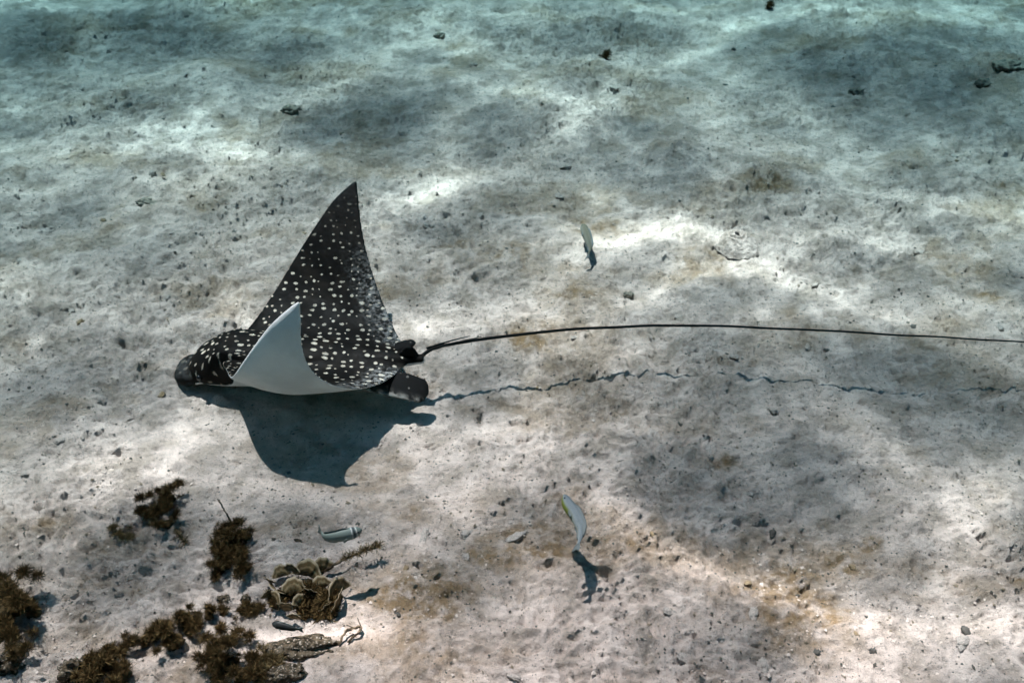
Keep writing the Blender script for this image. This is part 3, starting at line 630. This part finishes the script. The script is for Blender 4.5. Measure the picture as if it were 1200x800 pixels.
for x, y, r_ in [(345, 685, 14), (365, 690, 18), (385, 700, 20), (380, 715, 17), (335, 695, 12), (360, 712, 15), (325, 705, 9)]:
    g_ = on_ground(x, y + r_ * .4); cs.append(g_ - fb + [0, 0, r_ * D0 / FOC * .3]); rs_.append(r_ * D0 / FOC)
    h_ = obj('holdfast', rubble_mesh('holdfast', (rs_[-1] * .7, rs_[-1] * .6, rs_[-1] * .45), x * .1, 3, .55), M_CORE, froot); h_.location = cs[-1] - np.array([0, 0, rs_[-1] * .2])
V, F, tone = blades(6000, cs, rs_, .014, .0024, 55); o = obj('fronds', blades_mesh('fronds', V, F, tone), M_WEED, froot); o['kind'] = 'stuff'
# twigs
M = NT('twig_bark'); p = M.pos(); M_TWIG = M.done(M.mix(M.ramp(M.noise(p, 60, 5), .4, .65), (.03, .02, .012), (.16, .11, .07)), .9, .1)
def up_(px, py, z): g_ = on_ground(px, py); return np.array([g_[0], g_[1], g_[2] + z])
def hi(px, py, z): return at(px, py, z)
twig('weedy_twig', [on_ground(375, 672), hi(392, 661, .035), hi(412, 652, .05), hi(432, 644, .06), hi(446, 638, .065)], .0045, .0028, 'thin dark twig with weed leaning out of the fan weed', M_TWIG, knobs=5, seedv=3, weed=500)
twig('bare_twig', [on_ground(272, 616), hi(268, 606, .06), hi(262, 596, .085), hi(255, 584, .11)], .0035, .0022, 'short bare pale twig standing in the tall olive tuft', M_TWIG, knobs=0, seedv=4)
twig('bare_twig', [on_ground(198, 612), on_ground(206, 622) + [0, 0, .01], on_ground(214, 632) + [0, 0, .008], on_ground(219, 638) + [0, 0, .006]], .005, .0025, 'thin forked twig on the sand at the foot of the round tuft', M_TWIG, knobs=4, seedv=6, weed=120)
twig('looped_twig', [on_ground(398, 757) + [0, 0, .006], on_ground(405, 746) + [0, 0, .022], on_ground(416, 741) + [0, 0, .026], on_ground(425, 739) + [0, 0, .020], on_ground(418, 746) + [0, 0, .015], on_ground(408, 754) + [0, 0, .008]], .0042, .003, 'small looped dark twig at the tip of the rubble crust', M_TWIG, knobs=3, seedv=8)
# rubble: dead coral crusts and stones
def rubble(name, px, py, size, rz, seedv, mat, label, cat='rock', group=None, amp=.4, sink=.3, pieces=None):
    g_ = on_ground(px, py); o = obj(name, rubble_mesh(name, size, seedv, 4, amp), mat); o.location = g_ + np.array([0, 0, size[2] * (1 - sink) - .3 * size[2]]); o.rotation_euler = (0, 0, rz)
    return tag(o, label, cat, group)
rubble('coral_rubble', 352, 762, (.105, .034, .032), .12, 11, M_CRUST, 'long grey coral rubble crust pointing at the looped twig')
rubble('coral_rubble', 335, 792, (.055, .026, .026), .2, 12, M_CRUST, 'short grey coral rubble lump in front of the long crust')
rubble('coral_rubble', 92, 790, (.040, .032, .040), .6, 13, M_CRUST, 'knobbly grey coral rubble against the dark weed clump', amp=.8)
rubble('coral_rubble', 10, 782, (.038, .028, .03), .2, 14, M_CRUST, 'knobbly dark rubble under the big weed clump', amp=.8)
rubble('coral_rubble', 288, 702, (.016, .012, .012), .9, 15, M_CRUST, 'small black edged stone between tall tuft and fan weed')
rubble('coral_rubble', 262, 702, (.02, .012, .010), .1, 16, M_CRUST, 'flat pale stone at the foot of the tall olive tuft')
rubble('shell_fragment', 350, 634, (.014, .006, .006), -.4, 17, M_CRUST, 'tiny dark shell fragment beside the grey green fish', 'shell')
M = NT('dark_stone'); p = M.pos(); M_STONE = M.done(M.mix(M.ramp(M.noise(p, 30, 5), .35, .65), (.08, .075, .06), (.30, .27, .22)), .95, .1, M.bump(M.noise(p, 60, 5), .7, .01))
rubble('rock', 1182, 80, (.10, .06, .032), .1, 21, M_STONE, 'dark rounded rock on the far sand by a hollow', sink=.35)
rubble('rock', 341, 131, (.05, .035, .024), .2, 22, M_STONE, 'small brown grey rock alone on the far bright sand')
rubble('rock', 172, 240, (.05, .03, .022), -.2, 23, M_STONE, 'flat dark rock in a hollow level with the raised wing tip')
rubble('rock', 1002, 112, (.045, .03, .03), .3, 24, M_STONE, 'small dark rock in the far shaded sand')
rubble('rock', 515, 45, (.035, .022, .025), .3, 25, M_STONE, 'small dark rock on the far sand past the wing tip')
rubble('rock', 1150, 101, (.05, .03, .03), .3, 26, M_STONE, 'upright dark stone beside the dark rounded rock')
rubble('rock', 736, 347, (.022, .014, .014), .2, 27, M_STONE, 'little black stone between the tail and the drab fish')
# ringed sand mound
g_ = on_ground(865, 284); nn_, mm_ = 46, 72; prof = []
for t in np.linspace(0, 1, nn_):
    r_ = .105 * t; z_ = .075 * (1 - t ** 2.0) - .024
    z_ += .0055 * math.sin(r_ * 300) * smooth(.052, .03, np.array(r_)) + (-.022 if r_ < .011 else 0)
    prof.append((r_, float(z_)))
prof = np.array(prof); a_ = np.linspace(0, 2 * np.pi, mm_, endpoint=False)
MX = prof[:, :1] * np.cos(a_); MY = prof[:, :1] * np.sin(a_) * .9; MZ = np.repeat(prof[:, 1:], mm_, 1) + .009 * perlin(MX / .03 + 5, MY / .03, 61) + .004 * perlin(MX / .012, MY / .012, 62)
MX = MX + .004 * perlin(MX / .02, MY / .02, 63) * (prof[:, :1] > .004); MX = MX - MZ * .25
mo_ = obj('worm_mound', mesh_np('worm_mound', np.stack([MX, MY, MZ], -1).reshape(-1, 3), gridfaces(nn_, mm_, True)), M_SAND); mo_.location = g_
tag(mo_, 'pale ringed worm mound with a hole at its top, on the sand', 'mound')

# pebbles one can pick out
M = NT('pale_pebble'); p = M.pos(); M_PP = M.done(M.mix(M.ramp(M.noise(p, 6, 6, .75), .35, .65), (.33, .285, .25), (.60, .53, .475)), .95, .05, M.bump(M.noise(p, 5, 5, .7), .6, .10))
M = NT('dark_pebble'); p = M.pos(); M_DP = M.done(M.mix(M.ramp(M.noise(p, 120, 4), .35, .65), (.035, .032, .028), (.12, .11, .095)), .9, .15, M.bump(M.noise(p, 200, 4), .6, .003))
M = NT('brown_pebble'); p = M.pos(); M_BP = M.done(M.mix(M.ramp(M.noise(p, 120, 4), .35, .65), (.13, .085, .045), (.30, .22, .14)), .9, .15, M.bump(M.noise(p, 200, 4), .6, .003))
KINDS = [(M_PP, 'pale'), (M_DP, 'black'), (M_BP, 'rusty brown')]
MARKS = [(690, 285, 'near the slim drab fish'), (668, 610, 'near the bent silvery fish'), (865, 284, 'near the ringed worm mound'), (1170, 90, 'near the dark rounded rock'), (341, 131, 'near the lone rock on the far bright sand'),
         (172, 240, 'near the flat rock in a hollow'), (1002, 112, 'near the rock in far shade'), (520, 45, 'near the rock past the wing tip'), (709, 68, 'near the tiny weed sprig on the sand'), (570, 430, 'under the root of the tail'),
         (800, 400, 'under the middle of the tail'), (1060, 410, 'under the thin end of the tail'), (930, 720, 'in the wide rusty stain'), (230, 520, 'between the ray head and the weed'), (480, 690, 'beside the fan weed'), (120, 420, 'ahead of the ray snout'),
         (330, 260, 'beyond the raised wing'), (1090, 690, 'on the bright pink sand past the rusty stain'), (1000, 540, 'in the broad shade patch under the tail'), (80, 60, 'in the far blue shade patch'), (760, 720, 'between rusty stain and bent fish shadow')]
MP = [at(x, y, 0)[:2] for x, y, _ in MARKS]
shapes = []
for k in range(3):
    for j in range(4):
        m = rubble_mesh('pebble', ((1, .75, .6), (1, .9, .75), (1.3, .6, .45), (1, .8, .5))[j], k * 4 + j + 40, 3, (.6, .5, .7, .65)[j]); m.materials.append(KINDS[k][0]); shapes.append(m)
SHAPE = ['knobbly', 'rounded', 'long', 'flat']
pr = np.random.default_rng(77); placed = 0
while placed < 84:
    x, y = pr.uniform(10, 1190), pr.uniform(8, 790)
    if (200 < x < 525 and 330 < y < 590) or (x < 460 and y > 560) or (655 < x < 700 and 255 < y < 305) or (640 < x < 735 and 560 < y < 720) or (835 < x < 895 and 255 < y < 310): continue
    k = pr.choice(3, p=[.55, .22, .23]); g_ = on_ground(x, y); s_ = pr.uniform(.009, .018) * (1.25 if k == 0 else .85); j = pr.integers(4)
    o = obj('pebble', shapes[k * 4 + j]); o.location = g_ + np.array([0, 0, -s_ * .08]); o.scale = (s_ * pr.uniform(.9, 1.4), s_, s_ * pr.uniform(.6, 1.0)); o.rotation_euler = (pr.uniform(-.3, .3), pr.uniform(-.3, .3), pr.uniform(0, 6.28))
    w_ = MARKS[int(np.argmin([np.hypot(*(g_[:2] - q)) for q in MP]))][2]
    tag(o, '%s %s pebble %s' % (KINDS[k][1], SHAPE[j], w_), 'pebble', KINDS[k][1] + ' pebbles on the seabed'); placed += 1

# grit: shell and coral chips nobody could count
gr = np.random.default_rng(99); NG = 22000
cand = []
while len(cand) < NG:
    y = 1.3 + 6.4 * gr.random() ** 1.35; hwid = .62 * np.hypot(y, CAM_H) + .1; x = gr.uniform(-hwid, hwid)
    if perlin(np.array([x / .35]), np.array([y / .28]), 71)[0] + .7 * gr.random() > .18: cand.append((x, y))
cand = np.array(cand); s_ = gr.uniform(.0015, .0050, NG) * np.where(gr.random(NG) < .08, 1.6, 1)
octv = np.array([[1, 0, 0], [-1, 0, 0], [0, 1, 0], [0, -1, 0], [0, 0, 1], [0, 0, -1.]]); octf = np.array([[0, 2, 4], [2, 1, 4], [1, 3, 4], [3, 0, 4], [2, 0, 5], [1, 2, 5], [3, 1, 5], [0, 3, 5]])
V = octv[None] * gr.uniform(.45, 1.5, (NG, 6, 1)) * s_[:, None, None]; V[:, :, 2] *= .6
an = gr.uniform(0, 6.28, NG); ca, sa = np.cos(an)[:, None], np.sin(an)[:, None]
V = np.stack([V[..., 0] * ca - V[..., 1] * sa, V[..., 0] * sa + V[..., 1] * ca, V[..., 2]], -1)
zz = np.array([ground_z(x, y) for x, y in cand]); V += np.concatenate([cand, (zz + s_ * .2)[:, None]], 1)[:, None]
F = (octf[None] + np.arange(NG)[:, None, None] * 6).reshape(-1, 3)
gm = mesh_np('coral_grit', V.reshape(-1, 3), F, False); attr(gm, 'tone', np.repeat(gr.random(NG), 6))
M = NT('grit'); t_ = M.at('tone'); c = M.mix(M.ramp(t_, .24, .30), (.07, .06, .048), (.19, .145, .10)); c = M.mix(M.ramp(t_, .50, .56), c, (.50, .42, .37)); M_GRIT = M.done(c, .9, .15)
tag(obj('coral_grit', gm, M_GRIT), 'scattered dark and pale grit of shell and coral on the sand', kind='stuff')

for o in scene.objects:
    if o.type == 'MESH' and o.name not in ('water_surface', 'haze'): o.cycles.is_caustics_receiver = True
